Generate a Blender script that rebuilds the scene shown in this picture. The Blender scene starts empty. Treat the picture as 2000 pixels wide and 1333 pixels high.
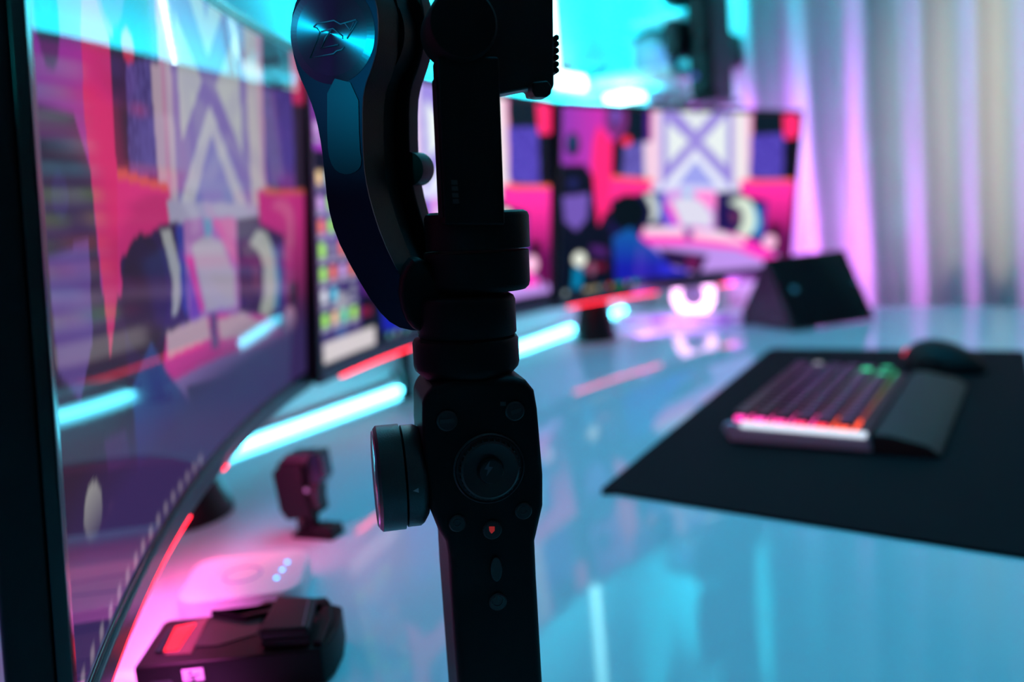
import bpy, bmesh, math, random
import numpy as np
from mathutils import Vector, Matrix
random.seed(7)
C = bpy.context.scene.collection
sc = bpy.context.scene

# ------------------------------------------------------------------ camera
CAM = Vector((0, 0, .2541)); FPX = 1627.25
RT = Vector((0.99582593, -0.01463152, -0.09009241)); UP = Vector((0.09127279, 0.15963623, 0.98294738)); FW = Vector((0, 0.98706747, -0.16030535))
cd = bpy.data.cameras.new('camera'); cam = bpy.data.objects.new('camera', cd); C.objects.link(cam)
cam.matrix_world = Matrix(((RT.x, UP.x, -FW.x, CAM.x), (RT.y, UP.y, -FW.y, CAM.y), (RT.z, UP.z, -FW.z, CAM.z), (0, 0, 0, 1)))
cd.sensor_width = 36; cd.lens = FPX / 2000 * 36; cd.clip_start = .01
cd.dof.use_dof = True; cd.dof.focus_distance = .33; cd.dof.aperture_fstop = 4.2
sc.camera = cam
# ------------------------------------------------------------------ world, exposure
w = bpy.data.worlds.new('world'); sc.world = w; w.use_nodes = True
w.node_tree.nodes['Background'].inputs[0].default_value = (.05, .12, .3, 1); w.node_tree.nodes['Background'].inputs[1].default_value = .05
sc.view_settings.view_transform = 'Standard'; sc.view_settings.look = 'None'; sc.view_settings.gamma = 1; sc.view_settings.use_curve_mapping = False
sc.view_settings.exposure = 0.0

# room frame: t runs along the long wall, n points out of it
O = Vector((.12, 1.599, 0)); T = Vector((.5505, .8348, 0)); N = Vector((.8348, -.5505, 0)); Z = Vector((0, 0, 1))
def TN(t, n, z=0): return O + T * t + N * n + Z * z

def area(name, loc, target, sx, sy, power, color, spread=180):
    l = bpy.data.lights.new(name, 'AREA'); l.shape = 'RECTANGLE'; l.size = sx; l.size_y = sy; l.energy = power; l.color = color; l.spread = math.radians(spread)
    o = bpy.data.objects.new(name, l); C.objects.link(o); o.location = loc
    d = (Vector(target) - Vector(loc)).normalized(); o.rotation_euler = d.to_track_quat('-Z', 'Y').to_euler(); return o
def spot(name, loc, target, deg, power, color, size=.05, blend=.6):
    l = bpy.data.lights.new(name, 'SPOT'); l.spot_size = math.radians(deg); l.spot_blend = blend; l.shadow_soft_size = size; l.energy = power; l.color = color
    o = bpy.data.objects.new(name, l); C.objects.link(o); o.location = loc
    o.rotation_euler = (Vector(target) - Vector(loc)).normalized().to_track_quat('-Z', 'Y').to_euler(); return o
area('cyan_ceiling_light', TN(-.35, .45, 1.6), TN(-.6, .4, 0), 1.2, .5, 7.8, (.0, .50, .88), 120)
area('cyan_wall_wash_light', TN(-.12, .035, .43), TN(-.12, -.01, .62), .9, .02, 9.0, (.0, .75, 1.0), 150)
spot('warm_room_spot', TN(-1.6, 1.5, 1.2), TN(.42, 1.0, .42), 28, 120.0, (1, .82, .55), .04, .9)
area('violet_corner_light', TN(.30, .20, .25), TN(.42, .52, .36), .03, .34, 1.3, (.66, .10, .95))
area('violet_low_light', TN(.20, .26, .05), TN(.42, .52, .30), .10, .03, 1.5, (.74, .16, .95))
area('violet_underglow_light', TN(-.02, .16, .062), TN(.30, .18, .01), .03, .20, .5, (.72, .2, 1.0))
area('pink_underglow_light', Vector((-.215, .45, .07)), Vector((-.225, .47, 0)), .02, .14, .24, (1, .12, .7), 100)
area('red_underglow_light', Vector((-.245, .58, .072)), Vector((-.22, .60, 0)), .02, .16, .22, (1, .07, .25))
spot('cap_streak_spot', Vector((-.0705, .3164, .3206)) + Vector((-.45, -.74, .06)) * 1.2, Vector((-.0705, .3164, .3206)), 4.4, 30.0, (.0, .85, 1.0), .02, .5)  # added narrow spot out of view, only draws the streak on the motor cap
area('cyan_corner_wash_light', TN(.28, .05, 1.10), TN(.47, .05, .56), .2, .03, 3.5, (.0, .75, 1.0), 70)
area('violet_side_fill', TN(-1.5, .05, .15), TN(-1.2, .6, .2), .06, .3, .35, (.4, .12, 1.0))  # added fill, tints the gimbal's left flank violet

# ------------------------------------------------------------------ materials
def s2l(c):
    return tuple((x / 12.92 if x <= .04045 else ((x + .055) / 1.055) ** 2.4) for x in [v / 255 for v in c])
MATS = {}
def mat(name, base=(.8, .8, .8), rough=.5, metal=0, emit=None, es=0, coat=0, grain=0, gscale=400, spec=.5, aniso=0):
    if name in MATS: return MATS[name]
    m = bpy.data.materials.new(name); m.use_nodes = True; nt = m.node_tree; b = nt.nodes['Principled BSDF']
    b.inputs['Base Color'].default_value = (*base, 1); b.inputs['Roughness'].default_value = rough; b.inputs['Metallic'].default_value = metal
    b.inputs['Specular IOR Level'].default_value = spec
    if coat: b.inputs['Coat Weight'].default_value = coat; b.inputs['Coat Roughness'].default_value = .06
    if emit: b.inputs['Emission Color'].default_value = (*emit, 1); b.inputs['Emission Strength'].default_value = es
    if grain:
        tc = nt.nodes.new('ShaderNodeTexCoord'); nz = nt.nodes.new('ShaderNodeTexNoise'); nz.inputs['Scale'].default_value = gscale; nz.inputs['Detail'].default_value = 3
        bp = nt.nodes.new('ShaderNodeBump'); bp.inputs['Strength'].default_value = grain; bp.inputs['Distance'].default_value = .0004
        nt.links.new(tc.outputs['Object'], nz.inputs['Vector']); nt.links.new(nz.outputs['Fac'], bp.inputs['Height']); nt.links.new(bp.outputs['Normal'], b.inputs['Normal'])
    MATS[name] = m; return m
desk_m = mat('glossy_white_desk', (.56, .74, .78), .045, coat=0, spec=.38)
wall_m = mat('white_wall_paint', (.8, .8, .8), .7, grain=.15, gscale=300)
ceil_m = mat('ceiling_paint', (.8, .8, .8), .8, grain=.1)
floor_m = mat('dark_floor', (.06, .05, .05), .5, grain=.2, gscale=30)
black_m = mat('satin_black_plastic', (.004, .004, .006), .45, grain=.2, gscale=1500, spec=.3)
body_m = mat('gimbal_rubber_black', (.003, .0032, .004), .55, grain=.3, gscale=2500, spec=.16)
gloss_m = mat('gloss_black_plastic', (.006, .006, .008), .12)
frame_m = mat('monitor_bezel_black', (.012, .012, .014), .22)
chin_m = mat('monitor_chin_dark_grey', (.07, .07, .08), .3)
matm = mat('desk_mat_cloth', (.014, .011, .013), .9, grain=.6, gscale=1800, spec=.08)
white_m = mat('white_plastic', (.75, .75, .78), .3)
silver_m = mat('brushed_silver', (.55, .56, .6), .3, metal=1)
dial_m = mat('focus_wheel_grey', (.05, .06, .065), .38, metal=.6, grain=.3, gscale=2500)
curt_m = mat('curtain_cloth', (.78, .77, .74), .85, grain=.4, gscale=900)
grey_m = mat('mid_grey_print', (.16, .17, .2), .5)
def glow(name, rgb, s): return mat(name, (.02, .02, .02), .5, emit=rgb, es=s)
cyan_g = glow('cyan_led', (.05, .8, 1), 9); cyan_s = glow('cyan_led_strip', (.10, .75, 1), 20); red_g = glow('red_led', (1, .012, .03), 7)
pink_g = glow('pink_led', (1, .5, .95), 4)
# circular brushed metal for the motor cap
cap_m = mat('circular_brushed_metal', (.09, .15, .22), .28, metal=1)
nt = cap_m.node_tree; pb = nt.nodes['Principled BSDF']; pb.inputs['Anisotropic'].default_value = .95; pb.inputs['Anisotropic Rotation'].default_value = .25
tg = nt.nodes.new('ShaderNodeTangent'); tg.direction_type = 'RADIAL'; tg.axis = 'Z'; nt.links.new(tg.outputs[0], pb.inputs['Tangent'])
arm_m = mat('anodised_arm_metal', (.018, .018, .05), .3, metal=.8)

# ------------------------------------------------------------------ object helpers
def link_mesh(name, me, m, parent=None, smooth=False, bevel=0, segs=3, sub=0):
    o = bpy.data.objects.new(name, me); C.objects.link(o)
    if m is not None: me.materials.append(m)
    if parent is not None:
        o.parent = parent; o.matrix_parent_inverse = Matrix.Identity(4)
    if smooth:
        for p in me.polygons: p.use_smooth = True
    if bevel:
        b = o.modifiers.new('bevel', 'BEVEL'); b.width = bevel; b.segments = segs; b.limit_method = 'ANGLE'; b.angle_limit = math.radians(35)
        b.harden_normals = False
        for p in me.polygons: p.use_smooth = True
        wn = o.modifiers.new('wn', 'WEIGHTED_NORMAL'); wn.keep_sharp = True
    if sub:
        s = o.modifiers.new('sub', 'SUBSURF'); s.levels = sub; s.render_levels = sub
    return o
def wroot(p):
    v = Vector((0, 0, 0))
    while p is not None: v = v + p.location; p = p.parent
    return v
def mesh(name, verts, faces, m, parent=None, **k):
    """verts in world space; stored relative to the parent's origin"""
    off = wroot(parent) if parent is not None else Vector((0, 0, 0))
    me = bpy.data.meshes.new(name); vs = [tuple(Vector(v) - off) for v in verts]
    me.from_pydata(vs, [], faces); me.update()
    bm = bmesh.new(); bm.from_mesh(me); bmesh.ops.recalc_face_normals(bm, faces=bm.faces); bm.to_mesh(me); bm.free()
    return link_mesh(name, me, m, parent, **k)
def thing(name, label, cat, loc, group=None):
    o = bpy.data.objects.new(name, None); C.objects.link(o); o.location = loc; o.empty_display_size = .02
    o['label'] = label; o['category'] = cat
    if group: o['group'] = group
    return o
def tag(o, label, cat, group=None):
    o['label'] = label; o['category'] = cat
    if group: o['group'] = group
    return o
def struct(name, verts, faces, m, label=None, cat=None, **k):
    o = mesh(name, verts, faces, m, **k); o['kind'] = 'structure'
    if label: o['label'] = label; o['category'] = cat
    return o
BOXF = [(0, 3, 2, 1), (4, 5, 6, 7), (0, 1, 5, 4), (1, 2, 6, 5), (2, 3, 7, 6), (3, 0, 4, 7)]
def boxv(o, a, b, c, sa, sb, sc_):
    """corners of a box: origin o, axes a b c, (lo,hi) ranges"""
    return [o + a * x + b * y + c * z for z in sc_ for (x, y) in ((sa[0], sb[0]), (sa[1], sb[0]), (sa[1], sb[1]), (sa[0], sb[1]))]
class Fr:
    """local frame: r right, u up, f towards the viewer"""
    def __init__(s, o, r, u, f): s.o, s.r, s.u, s.f = Vector(o), Vector(r).normalized(), Vector(u).normalized(), Vector(f).normalized()
    def p(s, a, b, c=0): return s.o + s.r * a + s.u * b + s.f * c
    def px(s, x, y, c=0):
        """local (a,b) where the sight line of photo point x,y meets the plane at depth c"""
        d = FW + RT * ((x - 1000) / FPX) - UP * ((y - 666.5) / FPX); q = s.o + s.f * c
        k = (q - CAM).dot(s.f) / d.dot(s.f); v = CAM + d * k - s.o
        return v.dot(s.r), v.dot(s.u)
def box(name, fr, a, b, c, m, parent=None, **k): return mesh(name, boxv(fr.o, fr.r, fr.u, fr.f, a, b, c), BOXF, m, parent, **k)
def prism(name, fr, ab, c0, c1, m, parent=None, **k):
    n = len(ab); v = [fr.p(x, y, c0) for x, y in ab] + [fr.p(x, y, c1) for x, y in ab]
    f = [tuple(range(n)), tuple(range(2 * n - 1, n - 1, -1))] + [(i, (i + 1) % n, n + (i + 1) % n, n + i) for i in range(n)]
    return mesh(name, v, f, m, parent, **k)
def prismpx(name, fr, pts, c0, c1, m, parent=None, smooth_n=0, **k):
    ab = [fr.px(x, y, c0) for x, y in pts]
    for _ in range(smooth_n):
        q = []
        for i in range(len(ab)):
            p0, p1 = ab[i], ab[(i + 1) % len(ab)]
            q += [(p0[0] * .75 + p1[0] * .25, p0[1] * .75 + p1[1] * .25), (p0[0] * .25 + p1[0] * .75, p0[1] * .25 + p1[1] * .75)]
        ab = q
    return prism(name, fr, ab, c0, c1, m, parent, **k)
def lathe(name, c, ax, prof, m, parent=None, n=48, **k):
    """prof: (radius, distance along ax)"""
    ax = Vector(ax).normalized(); e = ax.orthogonal().normalized(); g = ax.cross(e); v = []; f = []
    for r, h in prof:
        for i in range(n):
            a = 2 * math.pi * i / n; v.append(Vector(c) + ax * h + (e * math.cos(a) + g * math.sin(a)) * max(r, 1e-5))
    for j in range(len(prof) - 1):
        for i in range(n): f.append((j * n + i, j * n + (i + 1) % n, (j + 1) * n + (i + 1) % n, (j + 1) * n + i))
    f.append(tuple(range(n))); f.append(tuple(range((len(prof) - 1) * n, len(prof) * n)))
    o = mesh(name, v, f, m, parent, **k)
    sm = k.get('bevel')
    if not sm:
        o.data.shade_smooth(); o.data.update()
        es = o.modifiers.new('es', 'EDGE_SPLIT'); es.split_angle = math.radians(38)
    return o
def tube(name, pts, r, m, parent=None, n=8, closed=False):
    pts = [Vector(p) for p in pts]; v = []; f = []; L = len(pts)
    for i, p in enumerate(pts):
        a = pts[(i - 1) % L] if (closed or i > 0) else p; b = pts[(i + 1) % L] if (closed or i < L - 1) else p
        d = (b - a).normalized(); e = d.cross(Z); e = (e if e.length > .1 else d.cross(Vector((1, 0, 0)))).normalized(); g = d.cross(e)
        for j in range(n): w_ = 2 * math.pi * j / n; v.append(p + (e * math.cos(w_) + g * math.sin(w_)) * r)
    for i in range(L if closed else L - 1):
        for j in range(n): f.append((i * n + j, i * n + (j + 1) % n, ((i + 1) % L) * n + (j + 1) % n, ((i + 1) % L) * n + j))
    if not closed: f.append(tuple(range(n))); f.append(tuple(range((L - 1) * n, L * n)))
    return mesh(name, v, f, m, parent, smooth=True)
W0 = Fr((0, 0, 0), (1, 0, 0), (0, 1, 0), (0, 0, 1))
RM = Fr(O, T, N, Z)     # a=t b=n c=z
def G(x, y, z=0):
    a = Fr((0, 0, 0), (1, 0, 0), (0, 1, 0), (0, 0, 1)).px(x, y, z); return Vector((a[0], a[1], z))

# ------------------------------------------------------------------ the room
def slab(name, t, n, z, m, **k): return struct(name, boxv(O, T, N, Z, t, n, z), BOXF, m, **k)
slab('floor', (-3.2, 1.2), (-.3, 3.6), (-.80, -.75), floor_m)
slab('ceiling', (-3.2, 1.2), (-.3, 3.6), (1.75, 1.8), ceil_m)
slab('wall_back', (-3.2, .50), (-.12, -.03), (-.75, 1.75), wall_m)
slab('wall_right', (.485, .56), (-.03, 3.6), (-.75, 1.75), wall_m)
slab('wall_front', (-3.2, .44), (3.5, 3.6), (-.75, 1.75), wall_m)
slab('wall_left', (-3.2, -3.1), (-.03, 3.5), (-.75, 1.75), wall_m)
# curtain: deep folds
def fold(n):
    k = n * 2 * math.pi / .098 + .9 * math.sin(n * 9)
    return .022 * math.sin(k) + .004 * math.sin(2 * k + 1) + .005 * math.sin(n * 23)
v = []; f = []; NN = 420; ZZ = 14
for j in range(ZZ + 1):
    z = -.74 + j * (2.40 / ZZ)
    for i in range(NN + 1):
        n_ = .17 + 1.9 * i / NN; amp = 1.0 + .25 * (1 - j / ZZ)
        v.append(TN(.425 + fold(n_ + .012 * math.sin(z * 2)) * amp, n_, z))
for j in range(ZZ):
    for i in range(NN): a = j * (NN + 1) + i; f.append((a, a + 1, a + NN + 2, a + NN + 1))
cu = mesh('curtain', v, f, curt_m, smooth=True); tag(cu, 'pale floor-length curtain hanging in deep vertical folds at right behind desk', 'curtain')
so = cu.modifiers.new('so', 'SOLIDIFY'); so.thickness = .0012
# desk
pts = [(-2.3, -.025), (.30, -.025)]
for i in range(9): a = math.pi / 2 * i / 8; pts.append((.30 - .10 + .10 * math.cos(a), .76 - .10 + .10 * math.sin(a)))
pts += [(-.6, .80), (-2.3, .80)]
dk = thing('desk', 'large glossy white desk top filling the lower picture', 'desk', TN(-1, .4, -.74))
prism('desk_top', RM, pts, -.028, 0, desk_m, dk, bevel=.0025)
for t_, n_ in ((-2.2, .05), (-2.2, .7), (.1, .05), (.1, .55)):
    box('leg', RM, (t_, t_ + .05), (n_, n_ + .05), (-.75, -.03), white_m, dk)
ms = thing('desk_mat', 'large black cloth mat under keyboard and mouse', 'mat', TN(-.45, .6, 0))
prism('mat_sheet', RM, [(-.785, .466), (-.79, .455), (-.78, .450), (-.15, .418), (-.136, .424), (-.125, .74), (-.133, .752), (-.80, .782), (-.808, .775)], .0, .003, matm, ms, bevel=.001)

# ------------------------------------------------------------------ what the screens show
def px_screen(q, H, R, s, vv):
    x, y, yaw, tilt, clr, roll, Wd = q; a = s * Wd / R; lx = R * np.sin(a); ly = R * (1 - np.cos(a))
    d = np.array([math.cos(yaw), math.sin(yaw), 0]); n = np.array([math.sin(yaw), -math.cos(yaw), 0]); z = np.array([0, 0, 1.])
    up = z * math.cos(tilt) + n * math.sin(tilt); n2 = n * math.cos(tilt) - z * math.sin(tilt)
    d2 = d * math.cos(roll) + up * math.sin(roll); u2 = up * math.cos(roll) - d * math.sin(roll)
    return np.array([x, y, clr]) + lx[..., None] * d2 + ly[..., None] * n2 + (vv * H)[..., None] * u2, d2, u2, n2
QR = (.3130, 1.5746, .5692, .1114, .0685, -.0397, .6075)
QC = (-.0932, 1.1228, 1.0987, .0914, .0874, -.02, .6074)
QL = (-.2221, .5620, 1.6475, .1226, .0802, .0382, .5853)
MH = .3357; MR = 1 / .6827
GW, GH = 330, 186
S0, S1, V0, V1 = -.487, .487, .052, .975      # the lit area inside the bezels
sg, vg = np.meshgrid(np.linspace(S0, S1, GW), np.linspace(V0, V1, GH))
P, *_ = px_screen(QR, MH, MR, sg, vg)
q = P - np.array(CAM); dd = q @ np.array(FW)
X = (1000 + FPX * (q @ np.array(RT)) / dd - 1060) * 3.03; Y = (666.5 - FPX * (q @ np.array(UP)) / dd - 180) * 3.03
img = np.zeros((GH, GW, 3)) + np.array(s2l((26, 18, 44)))
rng = np.random.default_rng(3)
def inside(poly):
    r = np.zeros(X.shape, bool); j = len(poly) - 1
    for i in range(len(poly)):
        xi, yi = poly[i]; xj, yj = poly[j]
        c = ((yi > Y) != (yj > Y)) & (X < (xj - xi) * (Y - yi) / ((yj - yi) + 1e-9) + xi); r ^= c; j = i
    return r
def put(mk, c, c2=None, g=None):
    a = np.array(s2l(c))
    if c2 is None: img[mk] = a
    else:
        b = np.array(s2l(c2)); k = np.clip(g, 0, 1)[..., None]; full = a * (1 - k) + b * k; img[mk] = full[mk]
def pol(p, c, c2=None, g=None): put(inside(p), c, c2, g)
def ell(x, y, a, b, c): put(((X - x) / a) ** 2 + ((Y - y) / b) ** 2 < 1, c)
pol([(60, 30), (430, 40), (430, 680), (60, 700)], (130, 55, 175), (205, 45, 170), (X - 90) / 300)
pol([(330, 190), (380, 260), (420, 300), (418, 620), (330, 790), (310, 600), (290, 420), (300, 300)], (255, 38, 120))
ell(432, 155, 68, 115, (128, 45, 125)); ell(432, 150, 45, 80, (90, 40, 110)); ell(432, 140, 25, 45, (112, 75, 175))
pol([(505, 60), (645, 60), (640, 290), (520, 290)], (5, 24, 40)); pol([(606, 110), (642, 110), (642, 290), (606, 290)], (66, 20, 130))
pol([(412, 290), (470, 285), (490, 400), (470, 500), (410, 500)], (8, 15, 30)); ell(495, 290, 28, 28, (255, 45, 80))
nz = rng.random((GH, GW)); nz2 = np.repeat(np.repeat(rng.random((GH // 3 + 1, GW // 2 + 1)), 3, 0), 2, 1)[:GH, :GW]
bk = [(480, 320), (620, 285), (620, 505), (465, 500)]; pol(bk, (110, 100, 190), (70, 60, 140), nz2)
pol([(640, 60), (720, 60), (720, 560), (640, 560)], (245, 140, 190), (226, 212, 230), (X - 645) / 35)
pol([(598, 300), (650, 290), (650, 545), (605, 520)], (232, 205, 222))
pol([(700, 60), (1140, 60), (1140, 575), (700, 575)], (148, 132, 212))
LX = (222, 230, 230)
pol([(735, 175), (868, 290), (738, 430)], LX); pol([(1092, 135), (945, 290), (1090, 440)], LX); pol([(795, 60), (1020, 60), (1018, 105), (908, 235), (800, 105)], LX); pol([(870, 60), (960, 60), (908, 160)], (170, 155, 220))
pol([(700, 555), (905, 335), (1115, 555), (1170, 590), (650, 590)], (150, 155, 228)); pol([(680, 590), (905, 335), (1130, 590), (1060, 590), (905, 400), (760, 590)], (222, 226, 238))
pol([(1128, 60), (1240, 60), (1232, 560), (1130, 560)], (228, 222, 225), (250, 150, 205), (X - 1195) / 40)
pol([(1240, 60), (1545, 60), (1540, 250), (1240, 242)], (5, 24, 36))
pol([(1232, 255), (1330, 250), (1440, 242), (1425, 515), (1222, 505)], (92, 76, 190), (58, 44, 150), nz2)
pol([(1428, 240), (1535, 230), (1505, 525), (1420, 515)], (8, 12, 24)); pol([(1425, 130), (1530, 135), (1525, 270), (1430, 275)], (255, 40, 110))
pol([(410, 500), (655, 522), (690, 640), (380, 700)], (255, 45, 140)); pol([(410, 493), (655, 515), (655, 530), (410, 510)], (255, 110, 60))
pol([(1165, 520), (1500, 522), (1480, 1000), (1280, 980), (1330, 650), (1180, 620)], (255, 45, 160), (105, 15, 85), (Y - 590) / 260)
pol([(1200, 516), (1500, 516), (1500, 532), (1200, 532)], (255, 110, 70))
pol([(640, 545), (1170, 560), (1170, 590), (650, 592)], (205, 205, 238))
pol([(400, 640), (600, 592), (725, 590), (725, 800), (600, 810), (400, 850)], (22, 20, 72)); pol([(680, 595), (725, 592), (722, 790), (690, 760)], (28, 70, 190))
pol([(597, 600), (650, 600), (692, 680), (684, 745), (660, 770), (636, 770), (648, 700), (622, 640)], (200, 208, 205))
pol([(722, 585), (1032, 585), (1025, 812), (725, 795)], (205, 140, 220)); pol([(760, 640), (850, 620), (930, 640), (1000, 720), (1000, 800), (830, 800)], (212, 210, 228))
pol([(880, 590), (1020, 590), (1020, 700), (960, 660)], (255, 130, 205)); pol([(830, 585), (885, 585), (880, 625), (840, 625)], (120, 200, 230)); pol([(730, 680), (800, 795), (730, 795)], (130, 80, 220)); pol([(725, 660), (760, 660), (810, 780), (790, 790)], (255, 70, 190))
pol([(1030, 590), (1150, 600), (1332, 645), (1312, 905), (1180, 850), (1020, 808)], (28, 18, 78)); pol([(1240, 680), (1325, 660), (1312, 900), (1240, 850)], (20, 50, 150))
pol([(1100, 655), (1160, 622), (1215, 632), (1262, 690), (1275, 760), (1250, 830), (1200, 862), (1145, 835), (1180, 790), (1186, 720), (1160, 680)], (208, 222, 205)); pol([(1232, 650), (1268, 690), (1290, 770), (1265, 840), (1235, 845), (1262, 780), (1258, 715)], (50, 180, 225)); pol([(1110, 700), (1160, 720), (1150, 780), (1120, 770)], (110, 50, 90))
pol([(560, 880), (620, 800), (900, 790), (1180, 850), (1330, 930), (1490, 1010), (1480, 1120), (850, 1130), (700, 960)], (182, 140, 226))
pol([(565, 880), (600, 800), (870, 800), (1180, 850), (1340, 930), (1390, 985), (1300, 990), (1150, 930), (900, 905), (640, 900)], (255, 52, 185))
pol([(600, 798), (828, 800), (838, 852), (602, 848)], (238, 205, 225)); pol([(885, 818), (1040, 822), (1195, 880), (1190, 905), (1040, 880), (895, 865)], (238, 205, 225)); pol([(838, 795), (885, 800), (885, 880), (842, 880)], (120, 90, 160))
pol([(1340, 780), (1405, 780), (1400, 850), (1350, 850)], (12, 8, 20)); ell(1342, 885, 40, 40, (250, 190, 225)); pol([(1395, 860), (1420, 860), (1420, 1000), (1390, 1000)], (80, 10, 60))
pol([(685, 925), (980, 965), (930, 1075), (735, 1020)], (34, 20, 62)); pol([(850, 970), (930, 985), (900, 1050), (860, 1040)], (110, 20, 80))
ell(178, 310, 42, 72, (16, 36, 70)); ell(175, 290, 22, 30, (30, 70, 110))
pol([(60, 450), (110, 432), (250, 430), (300, 500), (318, 780), (400, 810), (425, 1180), (60, 1260)], (8, 15, 32)); pol([(118, 620), (275, 600), (262, 750), (200, 822), (130, 765)], (108, 82, 172)); ell(180, 540, 30, 30, (30, 34, 90))
ell(505, 712, 108, 108, (6, 16, 24)); pol([(415, 860), (520, 800), (590, 870), (700, 960), (760, 1040), (760, 1110), (430, 1120)], (18, 85, 160), (22, 28, 160), (Y - 830) / 200)
pol([(690, 1000), (800, 1050), (860, 1050), (860, 1105), (700, 1110)], (40, 42, 200)); pol([(280, 905), (375, 920), (390, 980), (290, 960)], (70, 30, 100))
pol([(235, 1020), (370, 1015), (372, 1050), (240, 1060)], (110, 15, 50)); ell(290, 1045, 20, 40, (130, 80, 110))
ell(218, 990, 38, 42, (232, 236, 222)); pol([(182, 1040), (236, 1040), (228, 1180), (175, 1185)], (6, 122, 168))
img0 = img
def blur(a, k=1):
    for _ in range(k):
        for ax in (0, 1):
            p = np.pad(a, [(1, 1) if i == ax else (0, 0) for i in range(3)], 'edge')
            a = (np.take(p, range(0, a.shape[ax]), ax) + 2 * np.take(p, range(1, a.shape[ax] + 1), ax) + np.take(p, range(2, a.shape[ax] + 2), ax)) / 4
    return a
U = (sg - S0) / (S1 - S0); Vv = (vg - V0) / (V1 - V0)
def taskbar(a, dots, bar=None, icons=False):
    a = a.copy(); m_ = Vv < .035; a[m_] = s2l((14, 20, 38))
    for u_, c in dots: a[(abs(U - u_) < .008) & (abs(Vv - .018) < .010)] = s2l(c)
    if bar: a[(U > bar[0]) & (U < bar[1]) & (Vv < .075) & (Vv > .005)] = s2l((196, 188, 190))
    if icons:
        r = random.Random(5); pal = [(230, 120, 90), (120, 220, 170), (210, 215, 225), (90, 190, 220), (235, 200, 150), (160, 230, 90), (200, 160, 220), (120, 120, 140)]
        for i in range(11):
            for j in range(4):
                if r.random() < .13: continue
                cu_ = .022 + j * .036; cv = .93 - i * .078; c = pal[r.randrange(8)]
                a[(abs(U - cu_) < .010) & (abs(Vv - cv) < .022)] = s2l(c); a[(abs(U - cu_) < .013) & (abs(Vv - cv + .034) < .005)] = s2l((170, 170, 190))
    return a
tdots = [(.03, (160, 180, 180)), (.12, (170, 150, 120)), (.14, (150, 150, 120)), (.165, (180, 160, 120)), (.19, (60, 120, 150)), (.22, (200, 70, 40)), (.25, (40, 150, 90)), (.27, (40, 160, 80)), (.3, (180, 120, 190)), (.33, (30, 180, 90)), (.355, (60, 100, 130))]
imgR = blur(taskbar(img0, tdots), 1)
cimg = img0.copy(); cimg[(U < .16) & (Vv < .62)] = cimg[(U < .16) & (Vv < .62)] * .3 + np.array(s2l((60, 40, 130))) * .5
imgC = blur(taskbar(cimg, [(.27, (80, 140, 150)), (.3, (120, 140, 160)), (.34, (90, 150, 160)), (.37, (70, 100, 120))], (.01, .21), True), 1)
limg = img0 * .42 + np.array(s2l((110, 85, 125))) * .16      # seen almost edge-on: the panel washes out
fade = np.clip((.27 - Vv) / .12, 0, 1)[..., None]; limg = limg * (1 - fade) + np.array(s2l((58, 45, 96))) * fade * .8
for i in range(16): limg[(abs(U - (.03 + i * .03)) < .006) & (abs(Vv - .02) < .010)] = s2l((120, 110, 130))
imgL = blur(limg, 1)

def screen_mat(strength):
    m = bpy.data.materials.new('lit_screen'); m.use_nodes = True; b = m.node_tree.nodes['Principled BSDF']
    a = m.node_tree.nodes.new('ShaderNodeVertexColor'); a.layer_name = 'picture'
    b.inputs['Base Color'].default_value = (.004, .004, .005, 1); b.inputs['Roughness'].default_value = .04; b.inputs['IOR'].default_value = 1.13
    m.node_tree.links.new(a.outputs['Color'], b.inputs['Emission Color']); b.inputs['Emission Strength'].default_value = strength
    return m

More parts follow.
